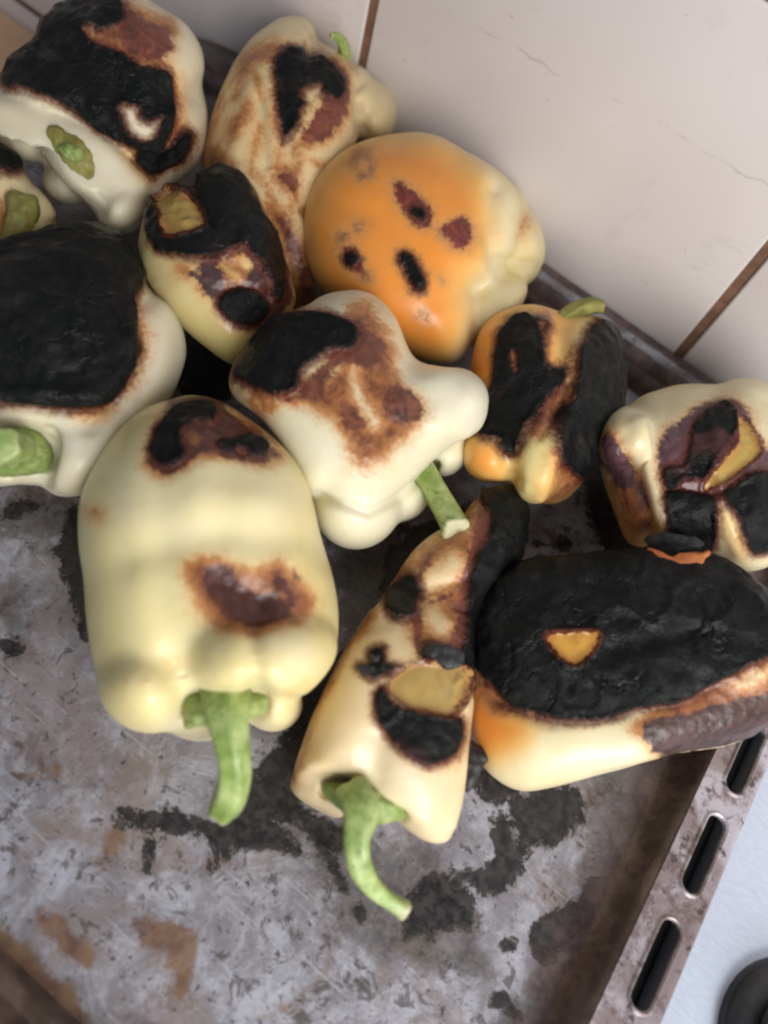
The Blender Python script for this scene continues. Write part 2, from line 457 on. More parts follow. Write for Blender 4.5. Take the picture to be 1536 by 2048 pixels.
# ---- C: big black one on the left
C_ = pepper('large pale pepper at the left edge, its upper side one matt black charred patch',
  [dict(poly=[(-140,560),(-60,490),(0,478),(60,462),(140,450),(210,458),(262,490),(288,545),(300,575),(338,600),(362,640),(374,700),(366,745),(345,792),(300,852),(250,915),(190,940),(60,930),(-80,930),(-150,800)], z=.042, T=.036, p=2.8),
   dict(poly=[(95,800),(240,760),(270,830),(245,905),(205,960),(160,988),(120,992),(92,980),(75,940),(90,870)], z=.032, T=.026),
   dict(poly=[(-60,900),(20,930),(80,930),(85,968),(40,968),(-60,970)], z=.024, T=.02)],
  pepper_material(3, *PALE, char_brown=.1),
  dict(char=[[(-150,540),(-60,470),(0,470),(62,450),(140,440),(215,455),(266,488),(288,540),(284,575),(272,592),(276,640),(290,690),(282,722),(262,762),(236,797),(205,812),(150,816),(100,813),(0,804),(-100,800)]],
       brown=[[(276,580),(300,640),(302,700),(280,760),(255,790),(275,720),(275,660)],[(140,812),(230,806),(220,830),(170,836)]], tint=[[(150,815),(215,812),(200,830),(165,832)]]),
  strokes=[([(300,590),(305,700),(270,790),(180,850)],22,-2.5),([(-80,815),(100,822),(230,815),(285,735),(285,600)],12,-2.),([(262,620),(262,720),(200,790),(0,785)],18,1.8),([(20,880),(60,900)],48,-7), ([(100,870),(90,960)],14,-3), ([(150,930),(230,850)],60,1)], rough=.0004)
calyx(C_, [(-40,850),(20,845),(70,858),(100,885),(100,930),(60,948),(-40,950)], .040, .010, CAL_G, bumps=[([(40,880),(30,920)],14,1.5)])
stem(C_, [(45,905,.044,34),(22,898,.052,36),(0,890,.060,38)], age0=.1, tip=.45)

# ---- D: tall one at the back
D_ = pepper('tall cream pepper against the tiles, streaked brown, with a thin curled stem',
  [dict(poly=[(462,130),(498,78),(545,42),(580,36),(612,52),(628,84),(668,98),(705,130),(725,200),(720,270),(690,320),(650,390),(625,470),(628,560),(630,620),(560,600),(500,480),(420,400),(402,330),(412,270),(432,200)], z=.045, T=.034, p=2.6),
   dict(poly=ell(585,70,46,38), z=.056, T=.024,p=2), dict(poly=ell(705,185,48,62,-20), z=.050, T=.03,p=2), dict(poly=ell(742,226,52,72,-8), z=.040, T=.030,p=2),
   dict(poly=[(600,80),(660,92),(700,130),(680,190),(610,160)], z=.05, T=.02)],
  pepper_material(4, *TAN, char_brown=.35),
  dict(char=[[(556,105),(600,94),(640,112),(675,148),(688,168),(676,195),(650,188),(625,186),(606,215),(590,250),(566,272),(560,215),(552,150)]],
       brown=[[(548,92),(600,86),(650,108),(698,140),(702,200),(680,262),(640,292),(600,300),(560,290),(556,200)],[(466,150),(500,92),(560,78),(560,110),(505,140),(478,190)],
              [(405,290),(430,290),(470,330),(450,345),(400,335)],('line',[(440,200),(415,280)],4),('line',[(520,250),(500,330),(540,380)],4),('line',[(585,300),(640,330)],3),('line',[(500,340),(560,420),(590,500)],5),('line',[(610,420),(618,520)],4),('line',[(600,330),(580,420)],5),('line',[(500,110),(520,190)],4),('line',[(560,300),(548,360)],6),[(462,240),(500,195),(505,230),(470,285),(452,280)],[(470,150),(488,150),(478,190),(466,195)],[(540,225),(562,222),(566,270),(545,270)],
              [(545,330),(600,330),(600,400),(560,380)],[(528,405),(560,410),(600,470),(632,560),(622,620),(590,610),(575,530),(545,460)]],
       umber=[[(548,100),(600,92),(650,112),(694,150),(698,200),(676,250),(640,285),(606,275),(620,240),(640,200),(590,190),(570,290),(556,250)],[(560,350),(600,350),(590,390)],('line',[(560,440),(600,520),(612,580)],9)],
       **{'-umber':[[(598,185),(646,172),(642,200),(618,220)]],'-brown': [[(596,180),(648,165),(645,200),(615,220),(600,205)],('line',[(645,215),(590,268),(570,300)],11)],'-char':[[(600,180),(646,168),(640,198),(618,220)]]}),
  strokes=[([(722,165),(728,270)],14,-4),([(625,88),(612,140)],14,-3),([(560,120),(575,280),(610,420)],16,-2.2),([(500,180),(470,300)],18,1.5),([(520,200),(530,330)],12,-1.5),([(660,120),(690,300)],30,1)], rough=.0005)
stem(D_, [(690,130,.058,12),(690,110,.064,12),(686,88,.070,10),(676,74,.074,8),(662,70,.075,6)])

# ---- E
E_ = pepper('yellowish pepper with wrinkled black and purple skin, between black-topped pepper and orange pepper',
  [dict(poly=[(275,480),(295,420),(342,380),(385,366),(420,344),(460,340),(495,362),(525,410),(552,470),(578,540),(592,600),(575,640),(530,690),(495,718),(462,724),(410,692),(340,625),(298,562),(280,515)], z=.046, T=.032, p=2.7),
   dict(poly=[(402,360),(430,338),(470,342),(500,368),(520,420),(500,460),(440,450),(405,410)], z=.055, T=.03)],
  pepper_material(5, (.60,.49,.20), (.64,.53,.25), char_brown=.5, umber=(.055,.026,.026)),
  dict(char=[[(290,445),(308,398),(344,376),(388,370),(402,345),(440,334),(482,350),(508,392),(520,440),(500,475),(450,502),(400,514),(360,509),(312,492)],ell(490,612,48,34,10),
             [(500,430),(540,450),(566,520),(572,580),(552,600),(530,540),(500,490)]],
       brown=[[(500,390),(540,430),(572,510),(584,590),(562,635),(505,660),(450,642),(436,600),(400,578),(398,530),(440,500),(490,460)],[(352,528),(376,528),(380,550),(362,552)]],
       peel=[[(316,402),(345,386),(384,398),(406,430),(402,455),(336,465),(322,432)]], umber=[[(500,390),(540,430),(572,510),(584,590),(562,635),(505,660),(450,642),(436,600),(480,575),(500,535),(480,505),(500,460)],[(395,525),(420,505),(460,500),(440,530),(450,560),(440,600),(405,580)],('line',[(385,545),(400,560)],5)],
       **{'-umber':[('line',[(440,520),(470,545),(485,560)],8),('line',[(485,510),(498,530)],7)],'-brown':[('line',[(445,525),(470,548)],5),('line',[(488,515),(496,528)],4)]}),
  strokes=[([(300,540),(400,650),(480,700)],40,2),([(385,370),(400,420),(470,470)],14,-2.5),([(505,400),(530,480),(520,580)],16,1.6),([(440,580),(480,570),(540,590)],12,-1.6),([(430,520),(520,540)],14,-1.5)], rough=.0005)

# ---- F orange
F_ = pepper('orange pepper beside the tiled wall with a few small dark scorch spots',
  [dict(poly=[(610,425),(625,372),(660,322),(710,286),(770,268),(830,262),(880,272),(930,300),(990,335),(1030,375),(1042,430),(1030,500),(1000,555),(955,575),(955,620),(946,685),(918,725),(870,728),(800,705),(710,650),(650,592),(620,540),(610,480)], z=.048, T=.036, p=2.8),
   dict(poly=[(960,340),(1035,370),(1056,410),(1080,450),(1090,500),(1078,545),(1050,572),(1010,575),(985,540),(975,440)], z=.038, T=.028),
   dict(poly=[(970,520),(1050,560),(1050,600),(1020,650),(960,690),(930,690),(940,600)], z=.034, T=.024)],
  pepper_material(6, (.74,.62,.32), (.76,.68,.44), char_brown=.8, umber=(.12,.022,.016)),
  dict(tint=[[(590,425),(625,340),(700,270),(800,245),(900,270),(970,340),(1000,430),(985,520),(950,560),(940,640),(925,700),(880,740),(780,720),(640,620),(590,500)]],
       char=[ell(838,425,16,10,50),ell(702,517,11,9,40),[(802,512),(820,506),(838,540),(850,572),(832,578),(814,548)]],
       umber=[[(785,366),(812,366),(846,390),(866,420),(860,450),(838,448),(806,412)],[(878,452),(905,442),(930,434),(944,468),(930,494),(900,480)],[(684,500),(705,496),(728,540),(710,545)],[(800,512),(820,504),(850,572),(830,578)]],
       brown=[[(780,360),(808,358),(850,385),(870,420),(862,455),(836,452),(800,415)],[(868,452),(892,440),(915,448),(932,428),(950,470),(932,500),(892,484)],[(678,495),(705,488),(728,520),(745,550),(735,565),(705,548),(682,525)],
              [(795,508),(822,500),(856,575),(830,585),(808,548)],('line',[(703,330),(712,305),(730,308),(742,325),(735,345),(718,350)],8),ell(712,452,14,18),('line',[(680,475),(690,465)],12),('line',[(846,630),(852,636)],9),('line',[(885,555),(889,560)],5),('line',[(1050,440),(1045,470)],4)]),
  strokes=[([(800,280),(900,330),(960,440)],34,-1.6),([(620,400),(760,430),(900,560)],26,-1.2),([(990,380),(985,470),(1000,540)],22,-3),([(1045,500),(1080,540)],14,-1),([(955,575),(880,600)],26,-1.2),([(1055,530),(1010,520)],12,-2.5)])
calyx(F_, [(950,575),(985,565),(1000,580),(990,600),(965,640),(950,650)], .042, .007, CAL_O)

# ---- G star
G_ = pepper('knobbly pale pepper in the centre, black and reddish brown blotch, straight cut green stem',
  [dict(poly=[(636,600),(680,582),(722,580),(762,602),(792,642),(812,690),(836,722),(880,733),(930,740),(964,768),(978,805),(972,845),(948,872),(915,885),(880,910),(850,940),(800,988),(745,1022),(690,1018),(650,990),(620,985),(590,930),(560,880),(520,832),(475,802),(456,770),(465,728),(500,680),(540,640),(590,618)], z=.052, T=.030, p=3.0, cen=(700,800)),
   dict(poly=ell(912,800,68,66), z=.054, T=.024, p=2.),
   dict(poly=ell(715,1000,92,102,10), z=.030, T=.030, p=2.3),
   dict(poly=ell(800,985,60,60), z=.024, T=.020, p=2.2),
   dict(poly=ell(905,900,38,60,30), z=.028, T=.020, p=2.2),
   dict(poly=[(600,640),(640,590),(720,580),(770,610),(790,680),(720,700),(640,690)], z=.056, T=.024)],
  pepper_material(7, (.71,.65,.43), (.75,.71,.54), char_brown=.5, umber=(.11,.036,.020)),
  dict(char=[[(470,742),(500,682),(545,640),(600,624),(650,628),(690,640),(715,665),(700,690),(650,700),(600,740),(590,780),(550,788),(512,772),(485,758)]],
       brown=[[(690,622),(735,610),(765,650),(788,692),(802,750),(842,800),(848,832),(822,870),(796,892),(770,920),(730,940),(704,922),(682,872),(644,832),(560,802),(470,770),(480,740),(640,760),(690,715)],[(500,760),(560,800),(540,830),(505,800)]],
       umber=[[(700,640),(735,660),(770,690),(740,740),(690,720),(650,760),(640,800),(570,800),(600,780),(660,700)],[(770,770),(810,770),(845,805),(845,835),(800,850),(772,830)],[(680,800),(730,830),(735,860),(690,860)],[(465,735),(500,760),(490,780),(470,765)]],
       **{'-umber':[[(696,724),(722,736),(732,790),(764,845),(745,852),(712,800),(688,790)]],'-brown':[('line',[(705,735),(718,790),(752,842)],7)]}),
  strokes=[([(640,990),(740,1028),(800,995),(870,930)],10,-2.5),([(690,1000),(800,940),(880,860)],60,1.5),([(820,730),(850,800),(830,880)],28,-1.5),([(620,700),(720,760),(780,850)],24,-1.),([(525,800),(620,950)],40,1.2)])
stem(G_, [(815,905,.030,32),(845,945,.036,29),(880,1000,.040,25),(908,1052,.044,28),(912,1060,.045,28)], ribs=4)

# ---- H front
H_ = pepper('large smooth yellow pepper with one furry brown scorch ring and a dark patched tip',
  [dict(poly=[(340,797),(382,788),(440,800),(500,838),(552,880),(592,922),(617,980),(642,1060),(666,1140),(679,1220),(676,1290),(655,1350),(600,1385),(500,1390),(400,1400),(300,1420),(245,1420),(213,1380),(184,1320),(171,1240),(166,1160),(157,1090),(159,1010),(180,948),(215,888),(260,838),(300,810)], z=.046, T=.036, p=2.9),
   dict(poly=ell(298,1370,108,98,20), z=.038, T=.032, p=2.3),
   dict(poly=[(360,1250),(440,1222),(560,1225),(650,1235),(678,1290),(658,1345),(606,1395),(550,1392),(512,1376),(480,1392),(420,1396),(370,1380),(345,1320)], z=.049, T=.034, p=2.5),
   dict(poly=ell(400,1430,80,56,0), z=.026, T=.022, p=2.2),
   dict(poly=ell(545,1410,62,56,0), z=.024, T=.022, p=2.2)],
  pepper_material(8, *YEL, char_brown=1., umber=(.060,.018,.012)),
  dict(char=[[(300,890),(318,845),(345,808),(380,800),(430,806),(425,840),(400,835),(365,850),(360,880),(370,910),(335,925),(305,912)],[(440,880),(500,870),(535,895),(530,912),(490,908),(450,896)]],
       brown=[[(368,1135),(388,1112),(430,1112),(475,1135),(515,1138),(562,1120),(600,1155),(632,1200),(622,1232),(575,1256),(500,1266),(440,1258),(402,1228),(380,1180)],[(285,905),(308,838),(345,795),(400,785),(500,836),(566,910),(530,930),(440,912),(372,938),(330,946),(290,930)],('line',[(183,1020)],6)],
       tint=[('line',[(180,1025)],12),('line',[(580,1382),(610,1365)],2),('line',[(345,1325)],0)],
       umber=[[(288,905),(308,840),(340,798),(382,786),(440,800),(492,840),(542,880),(558,910),(532,925),(490,920),(440,904),(402,906),(372,930),(330,938),(296,922)],('line',[(470,1232),(520,1238),(562,1228),(582,1195),(560,1165)],13),[(405,1150),(440,1128),(480,1160),(520,1185),(560,1190),(565,1225),(470,1240),(425,1205)],('line',[(585,1140),(600,1160)],6),[(410,1140),(450,1130),(470,1160),(460,1200),(430,1195)]],
       **{'-umber':[('line',[(378,858),(388,882)],10),('line',[(472,896),(492,904)],9)],'-char':[('line',[(378,858),(388,880)],12),('line',[(478,900),(492,906)],10)]}),
  strokes=[([(345,820),(315,960),(325,1100),(335,1250),(372,1420)],46,-1.5),([(210,900),(215,1050),(230,1250)],60,-.8),([(450,850),(455,960),(450,1060)],30,-.6),([(250,1110),(330,1085),(450,1070),(560,1075),(680,1090)],44,-1.8),([(508,1260),(514,1400)],24,-1.8),([(440,1160),(520,1200)],34,-2.6),([(430,1425),(510,1425)],30,-3),([(620,950),(600,1100)],30,.8),([(405,1000),(520,1010)],40,1)])
calyx(H_, [(368,1395),(400,1385),(450,1392),(500,1385),(535,1395),(530,1425),(500,1440),(440,1445),(400,1450),(368,1455),(365,1425)], .052, .008, CAL_G, bumps=[([(390,1430)],12,2)])
stem(H_, [(448,1392,.056,50),(452,1425,.060,44),(462,1490,.060,33),(468,1550,.054,32),(458,1595,.046,33),(444,1622,.040,29)], age0=.0, ribs=5)

# ---- I
I_ = pepper('orange and cream pepper by the tray rim with black char on both flanks',
  [dict(poly=[(945,700),(962,652),(1000,622),(1060,608),(1110,618),(1150,628),(1192,636),(1222,662),(1238,705),(1252,750),(1242,830),(1215,892),(1170,958),(1130,1000),(1090,1010),(1050,995),(1010,965),(960,955),(930,925),(932,880),(946,830),(940,760)], z=.040, T=.030, p=2.5),
   dict(poly=ell(1085,900,60,110,15), z=.044, T=.026, p=2.2), dict(poly=ell(1185,720,58,90,0), z=.046, T=.026, p=2.2), dict(poly=ell(990,900,72,66), z=.036, T=.024, p=2.6)],
  pepper_material(9, (.66,.52,.20), (.70,.58,.26), char_brown=.2),
  dict(char=[[(998,672),(1028,632),(1064,634),(1085,680),(1090,728),(1130,735),(1124,768),(1080,808),(1060,850),(1034,905),(1006,902),(992,880),(960,872),(945,840),(980,780),(990,720)],
             [(1150,740),(1162,690),(1198,645),(1236,665),(1262,750),(1250,830),(1225,895),(1180,950),(1150,950),(1115,900),(1118,835),(1142,795)],('line',[(1060,640),(1085,640),(1098,652),(1090,668)],3.5)],
       brown=[[(1075,795),(1142,765),(1125,820),(1085,865),(1060,870)],[(1105,900),(1185,880),(1185,940),(1130,1008),(1075,1012),(1110,960)],('line',[(985,700),(990,715)],8),[(1140,735),(1165,680),(1160,760)]],
       tint=[[(900,700),(950,620),(1060,590),(1150,620),(1140,700),(1120,780),(1000,800),(900,800)],[(915,870),(1000,870),(1020,920),(1010,980),(920,960)],[(1100,920),(1180,900),(1130,1010),(1080,1010)]], **{'-char':[('line',[(1026,712),(1030,740)],9)]}),
  strokes=[([(1080,870),(1110,830),(1135,770)],12,-2),([(1015,915),(1030,960)],16,-2.5),([(1130,650),(1120,740)],20,-2.5),([(1140,800),(1110,900),(1080,990)],14,1.6),([(1160,700),(1150,850)],20,2)], rough=.0007)
stem(I_, [(1120,640,.056,14),(1150,622,.058,18),(1180,612,.060,16),(1204,614,.060,13)], mat=CAL_O)

# ---- J
J_ = pepper('boxy cream pepper at the right edge, glossy purple blisters, strip of bare yellow flesh',
  [dict(poly=[(1194,862),(1214,836),(1260,816),(1290,790),(1340,774),(1400,768),(1440,770),(1472,758),(1512,758),(1545,775),(1600,820),(1650,900),(1650,1000),(1610,1080),(1545,1128),(1492,1142),(1445,1115),(1400,1108),(1330,1098),(1262,1090),(1235,1040),(1205,950)], z=.040, T=.034, p=3.4),
   dict(poly=ell(1498,812,70,56), z=.054, T=.022, p=2.2), dict(poly=ell(1250,880,58,66), z=.044, T=.028, p=2.6)],
  pepper_material(10, (.73,.62,.35), (.76,.68,.44), char_brown=1., umber=(.075,.036,.042)),
  dict(char=[[(1335,985),(1400,985),(1425,1000),(1432,1080),(1410,1110),(1345,1090),(1336,1040)],[(1390,850),(1440,805),(1475,820),(1470,870),(1430,920),(1410,960),(1370,960),(1340,980),(1330,940),(1370,930)],[(1450,985),(1500,950),(1560,950),(1590,1000),(1560,1080),(1515,1105),(1490,1080),(1475,1035),(1450,1005)]],
       umber=[[(1316,890),(1345,852),(1380,822),(1430,800),(1475,798),(1505,825),(1512,870),(1540,900),(1600,950),(1580,1050),(1530,1105),(1492,1085),(1472,1040),(1440,1005),(1432,1080),(1410,1110),(1345,1090),(1332,1000),(1318,940)],[(1200,880),(1226,878),(1258,925),(1265,960),(1240,980),(1212,940)],('line',[(1270,970),(1290,1010)],6)],
       brown=[[(1196,868),(1226,868),(1262,920),(1290,990),(1312,1062),(1290,1085),(1250,1050),(1215,960)]],
       tint=[[(1220,1000),(1290,1030),(1310,1100),(1240,1100)],('line',[(1455,1040),(1490,1100)],12)],
       peel=[[(1474,828),(1502,850),(1524,900),(1482,940),(1440,968),(1412,978),(1410,966),(1440,930),(1478,885)]]),
  strokes=[([(1275,850),(1300,960),(1330,1080)],16,2.8),([(1240,880),(1280,980),(1300,1080)],22,-3),([(1340,830),(1400,850)],30,-1),([(1450,1030),(1480,1100)],16,2.5),([(1340,980),(1430,985)],10,-2),([(1430,870),(1440,1000)],14,1.8),([(1510,960),(1520,1060)],20,1.8)], rough=.0006)
flake(J_, [(1290,1075),(1320,1066),(1360,1068),(1400,1080),(1408,1092),(1380,1105),(1340,1113),(1310,1108)], .052, .0025)

# ---- K long
K_ = pepper('long flattened tan pepper with curved green stem, torn skin and a charred tail',
  [dict(poly=[(700,1275),(760,1200),(830,1190),(930,1210),(948,1270),(942,1340),(946,1400),(936,1480),(930,1560),(916,1640),(896,1688),(850,1685),(800,1650),(740,1600),(690,1560),(620,1560),(582,1558),(588,1530),(620,1440),(660,1350)], z=.030, T=.022, p=3.2, cen=(780,1440)),
   dict(poly=[(1000,972),(1040,980),(1058,1030),(1045,1100),(1010,1150),(975,1200),(950,1280),(930,1350),(800,1340),(740,1250),(800,1140),(850,1080),(925,1035),(950,1000)], z=.026, T=.020, p=2.4, cen=(880,1190)),
   dict(poly=[(578,1575),(600,1540),(690,1540),(720,1600),(680,1640),(620,1612)], z=.018, T=.014)],
  pepper_material(11, (.74,.57,.32), (.76,.64,.42), char_brown=.8, peel=((.36,.25,.075),(.44,.30,.09))),
  dict(char=[[(990,965),(1045,972),(1070,1040),(1060,1120),(1010,1190),(975,1250),(960,1360),(940,1380),(925,1320),(935,1220),(950,1120),(985,1050),(965,1000)],[(820,1150),(790,1170),(770,1210),(810,1230),(835,1215),(840,1170)],
             [(712,1332),(742,1328),(738,1305),(765,1300),(772,1328),(800,1335),(770,1348),(740,1352)],[(850,1292),(890,1298),(925,1312),(925,1335),(880,1330),(850,1320)],
             [(764,1376),(780,1402),(830,1426),(905,1436),(918,1450),(912,1502),(872,1527),(830,1520),(790,1484),(760,1440),(754,1402)],('line',[(925,1345),(912,1370),(910,1400)],5)],
       brown=[[(800,1160),(850,1090),(930,1060),(960,1100),(950,1210),(932,1330),(870,1320),(830,1290),(812,1220)],[(890,1440),(920,1440),(912,1515),(880,1530),(868,1500)],[(940,990),(1000,970),(1000,1100),(940,1070)],('line',[(690,1290),(740,1220)],10),('line',[(583,1560),(640,1400),(700,1285)],3)],
       umber=[[(800,1200),(830,1250),(830,1300),(870,1330),(930,1325),(945,1220),(960,1120),(1000,1000),(960,1010),(935,1120),(920,1220),(890,1290),(850,1290),(840,1200)],('line',[(830,1160),(860,1110)],6),('line',[(812,1220),(900,1190)],6),[(895,1440),(920,1440),(912,1515),(880,1530),(868,1500)]],
       peel=[[(782,1366),(800,1345),(832,1328),(870,1326),(926,1338),(930,1372),(908,1428),(880,1428),(850,1420),(810,1408),(786,1388)]],
       **{'-brown':[[(830,1150),(900,1110),(930,1130),(900,1170),(840,1180)],('line',[(860,1220),(880,1250)],22)]}),
  strokes=[([(720,1250),(800,1230),(850,1290)],18,-1.5),([(760,1480),(745,1560)],30,-1.8),([(830,1180),(940,1160)],14,-1.5),([(650,1590),(740,1600),(800,1630)],14,-2.5),([(925,1350),(935,1500),(905,1650)],12,1.2),([(620,1530),(700,1540),(850,1640)],16,1.2)], rough=.0005)
flake(K_, [(850,1294),(890,1290),(926,1304),(924,1328),(900,1336),(872,1324),(846,1322)], .052, .0018)
flake(K_, [(712,1332),(740,1328),(736,1304),(752,1310),(766,1300),(772,1326),(802,1334),(772,1348),(740,1354)], .050, .0014)
flake(K_, [(930,1480),(955,1490),(974,1510),(962,1540),(948,1570),(932,1580),(926,1530)], .024, .003)
calyx(K_, [(650,1570),(700,1565),(760,1580),(820,1600),(822,1625),(780,1645),(740,1640),(690,1620),(655,1600)], .034, .008, CAL_G)
stem(K_, [(705,1585,.040,38),(722,1620,.044,40),(714,1680,.044,29),(720,1730,.040,26),(748,1775,.034,20),(782,1803,.030,16),(810,1820,.028,19)], ribs=4, dry=.9)

# ---- L
L_ = pepper('flat pepper by the slotted rim, top a black oval with small triangular hole',
  [dict(poly=[(945,1230),(985,1165),(1040,1130),(1110,1113),(1200,1104),(1290,1098),(1340,1104),(1400,1100),(1440,1110),(1500,1150),(1545,1190),(1620,1260),(1650,1330),(1610,1390),(1500,1400),(1400,1425),(1280,1440),(1180,1462),(1100,1455),(1020,1435),(965,1400),(938,1330)], z=.046, T=.016, p=4.0),
   dict(poly=[(938,1300),(1000,1220),(1200,1180),(1500,1200),(1640,1330),(1630,1400),(1545,1448),(1450,1490),(1335,1512),(1200,1550),(1100,1577),(1040,1583),(985,1556),(952,1510),(942,1420)], z=.030, T=.024, p=4.0),],
  pepper_material(12, (.76,.65,.38), (.78,.71,.48), char_brown=.08, umber=(.050,.025,.021), peel=((.60,.32,.06),(.62,.25,.035))),
  dict(char=[[(935,1300),(960,1210),(1000,1150),(1100,1105),(1250,1085),(1400,1085),(1480,1110),(1560,1180),(1600,1260),(1560,1300),(1500,1330),(1420,1372),(1370,1402),(1270,1416),(1180,1442),(1100,1432),(1030,1412),(992,1372),(955,1340)]],
       brown=[[(935,1330),(990,1372),(1030,1416),(1000,1430),(960,1400)],[(1270,1445),(1350,1400),(1450,1350),(1560,1300),(1620,1330),(1600,1420),(1450,1500),(1340,1520),(1290,1480)]],
       tint=[[(915,1330),(990,1360),(1060,1430),(1070,1480),(1000,1530),(930,1520),(900,1400)],('line',[(1320,1125),(1400,1130)],30),('line',[(1536,1300)],12)],
       peel=[[(1094,1272),(1130,1264),(1196,1266),(1188,1300),(1150,1330),(1112,1304)]],
       umber=[[(1300,1440),(1400,1420),(1620,1370),(1600,1430),(1450,1500),(1340,1520),(1290,1480)],('line',[(960,1345),(1030,1422),(1100,1440)],5)],
       **{'-brown':[('line',[(1480,1370),(1560,1330)],8)]}),
  strokes=[([(990,1400),(1100,1445),(1300,1420),(1500,1350)],14,-1.2),([(1140,1290)],90,-1.6),([(1000,1250),(1100,1180),(1300,1150),(1450,1180)],30,-1.0),([(1220,1300),(1400,1260)],18,-1.2),([(1100,1160),(1300,1220),(1500,1260)],14,1.0)], rough=.0006)
flake(L_, [(1296,1098),(1340,1112),(1400,1104),(1418,1106),(1400,1132),(1360,1148),(1325,1138)], .061, .0025, mat=calyx_material('toasted_skin', (.45,.14,.03), (.34,.09,.025)), name='curled_skin')
# ------------------------------------------------------------------ tray
TX0, TX1, TY0, TY1 = -.298, .1055, -.031, .296        # floor of the pan
RIMZ = .017
def tray_material():
    m = N('burnt_enamel')
    n1 = m.noise(14, 5, .6, .4); n2 = m.noise(70, 6, .7, .5); n3 = m.noise(260, 5, .65); n4 = m.noise(900, 3, .6); n5 = m.noise(34, 6, .72, 1.2)
    mott = m.noise(52, 8, .78, .5); film = m.noise(19, 8, .74, .7); fleck = m.noise(330, 4, .7); fleck2 = m.noise(130, 6, .75, .6); big = m.noise(11, 3, .5)
    c = m.mix(m.mapr(mott, .40, .60), (.215, .20, .22), (.39, .385, .43))
    c = m.mix(m.mapr(film, .46, .60, 0, .72), c, (.215, .165, .140))
    c = m.mix(m.mapr(m.noise(30, 8, .8, .5), .53, .66, 0, .75), c, (.125, .095, .085))
    c = m.mix(m.mapr(m.noise(43, 8, .8, 1.), .58, .70, 0, .7), c, (.23, .125, .06))
    thr = m.math('SUBTRACT', fleck2, m.mapr(big, .35, .65, 0, .07))
    c = m.mix(m.mapr(thr, .53, .59, 0, .8), c, (.075, .060, .055))
    c = m.mix(m.mapr(fleck, .60, .66, 0, .8), c, (.045, .035, .035))
    for rot, sx in ((.5, 30), (1.2, 26), (-.4, 34)):
        st = m.n('ShaderNodeTexNoise'); mq = m.n('ShaderNodeMapping'); m.l(m.coord(), mq.inputs[0]); mq.inputs['Rotation'].default_value = (0, 0, rot); mq.inputs['Scale'].default_value = (1, sx, 1)
        m.l(mq.outputs[0], st.inputs['Vector']); st.inputs['Scale'].default_value = 26; st.inputs['Detail'].default_value = 3
        c = m.mix(m.mapr(st.outputs['Fac'], .66, .72, 0, .35), c, (.55, .54, .60))
    wob = m.math('ADD', m.math('MULTIPLY', m.math('SUBTRACT', n2, .5), 60.), m.math('MULTIPLY', m.math('SUBTRACT', n3, .5), 34.))
    soil = m.math('ADD', m.at('soil'), m.math('MULTIPLY', wob, 2.6))
    c = m.mix(m.mapr(soil, -18, 26, 0, .72), c, m.mix(m.mapr(n3, .4, .6), (.045, .036, .030), (.10, .08, .065)))
    ru = m.math('ADD', m.at('rust'), m.math('ADD', m.math('MULTIPLY', wob, 1.5), m.math('MULTIPLY', m.math('SUBTRACT', film, .5), 90.)))
    c = m.mix(m.mapr(ru, -12, 14, 0, .85), c, m.mix(m.mapr(n2, .4, .62), (.11, .040, .022), (.20, .11, .050)))
    dk = m.math('ADD', m.at('dark'), m.math('ADD', m.math('MULTIPLY', wob, 1.1), m.math('MULTIPLY', m.math('SUBTRACT', mott, .5), 75.)))
    dk = m.math('SUBTRACT', dk, m.mapr(fleck2, .54, .62, 0, 16))
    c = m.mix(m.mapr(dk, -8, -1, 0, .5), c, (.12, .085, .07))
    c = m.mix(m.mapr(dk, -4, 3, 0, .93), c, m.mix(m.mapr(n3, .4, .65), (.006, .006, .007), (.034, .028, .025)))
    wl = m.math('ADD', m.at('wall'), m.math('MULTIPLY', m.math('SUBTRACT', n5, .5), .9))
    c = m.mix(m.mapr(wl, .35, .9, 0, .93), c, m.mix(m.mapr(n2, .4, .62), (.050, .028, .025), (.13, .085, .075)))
    m.col(c)
    m.rgh(m.mapr(n3, .3, .7, .26, .5)); m.b.inputs['Metallic'].default_value = .18; m.b.inputs['Specular IOR Level'].default_value = .5
    sc = m.n('ShaderNodeTexNoise'); mp = m.n('ShaderNodeMapping'); m.l(m.coord(), mp.inputs[0]); mp.inputs['Scale'].default_value = (1, 22, 1); mp.inputs['Rotation'].default_value = (0, 0, .5)
    m.l(mp.outputs[0], sc.inputs['Vector']); sc.inputs['Scale'].default_value = 60
    h = m.math('ADD', m.math('MULTIPLY', n3, .6), m.math('MULTIPLY', n4, .25)); h = m.math('ADD', h, m.math('MULTIPLY', sc.outputs['Fac'], .15))
    h = m.math('ADD', h, m.mapr(dk, -4, 4, 0, .8))
    m.bump(h, .6, .0006)
    return m.m
TRAYM = tray_material()
def rrect(x0, x1, y0, y1, r, nseg=16, nedge=84):
    pts = []
    for (cx, cy, a0), (ex, ey) in zip([(x1-r, y1-r, 0), (x0+r, y1-r, 90), (x0+r, y0+r, 180), (x1-r, y0+r, 270)], [(x0+r, y1), (x0, y0+r), (x1-r, y0), (x1, y1-r)]):
        for k in range(nseg+1):
            a = math.radians(a0+90*k/nseg); pts.append((cx+r*math.cos(a), cy+r*math.sin(a)))
        s = pts[-1]
        for k in range(1, nedge): t = k/nedge; pts.append((s[0]+(ex-s[0])*t, s[1]+(ey-s[1])*t))
    return np.array(pts)
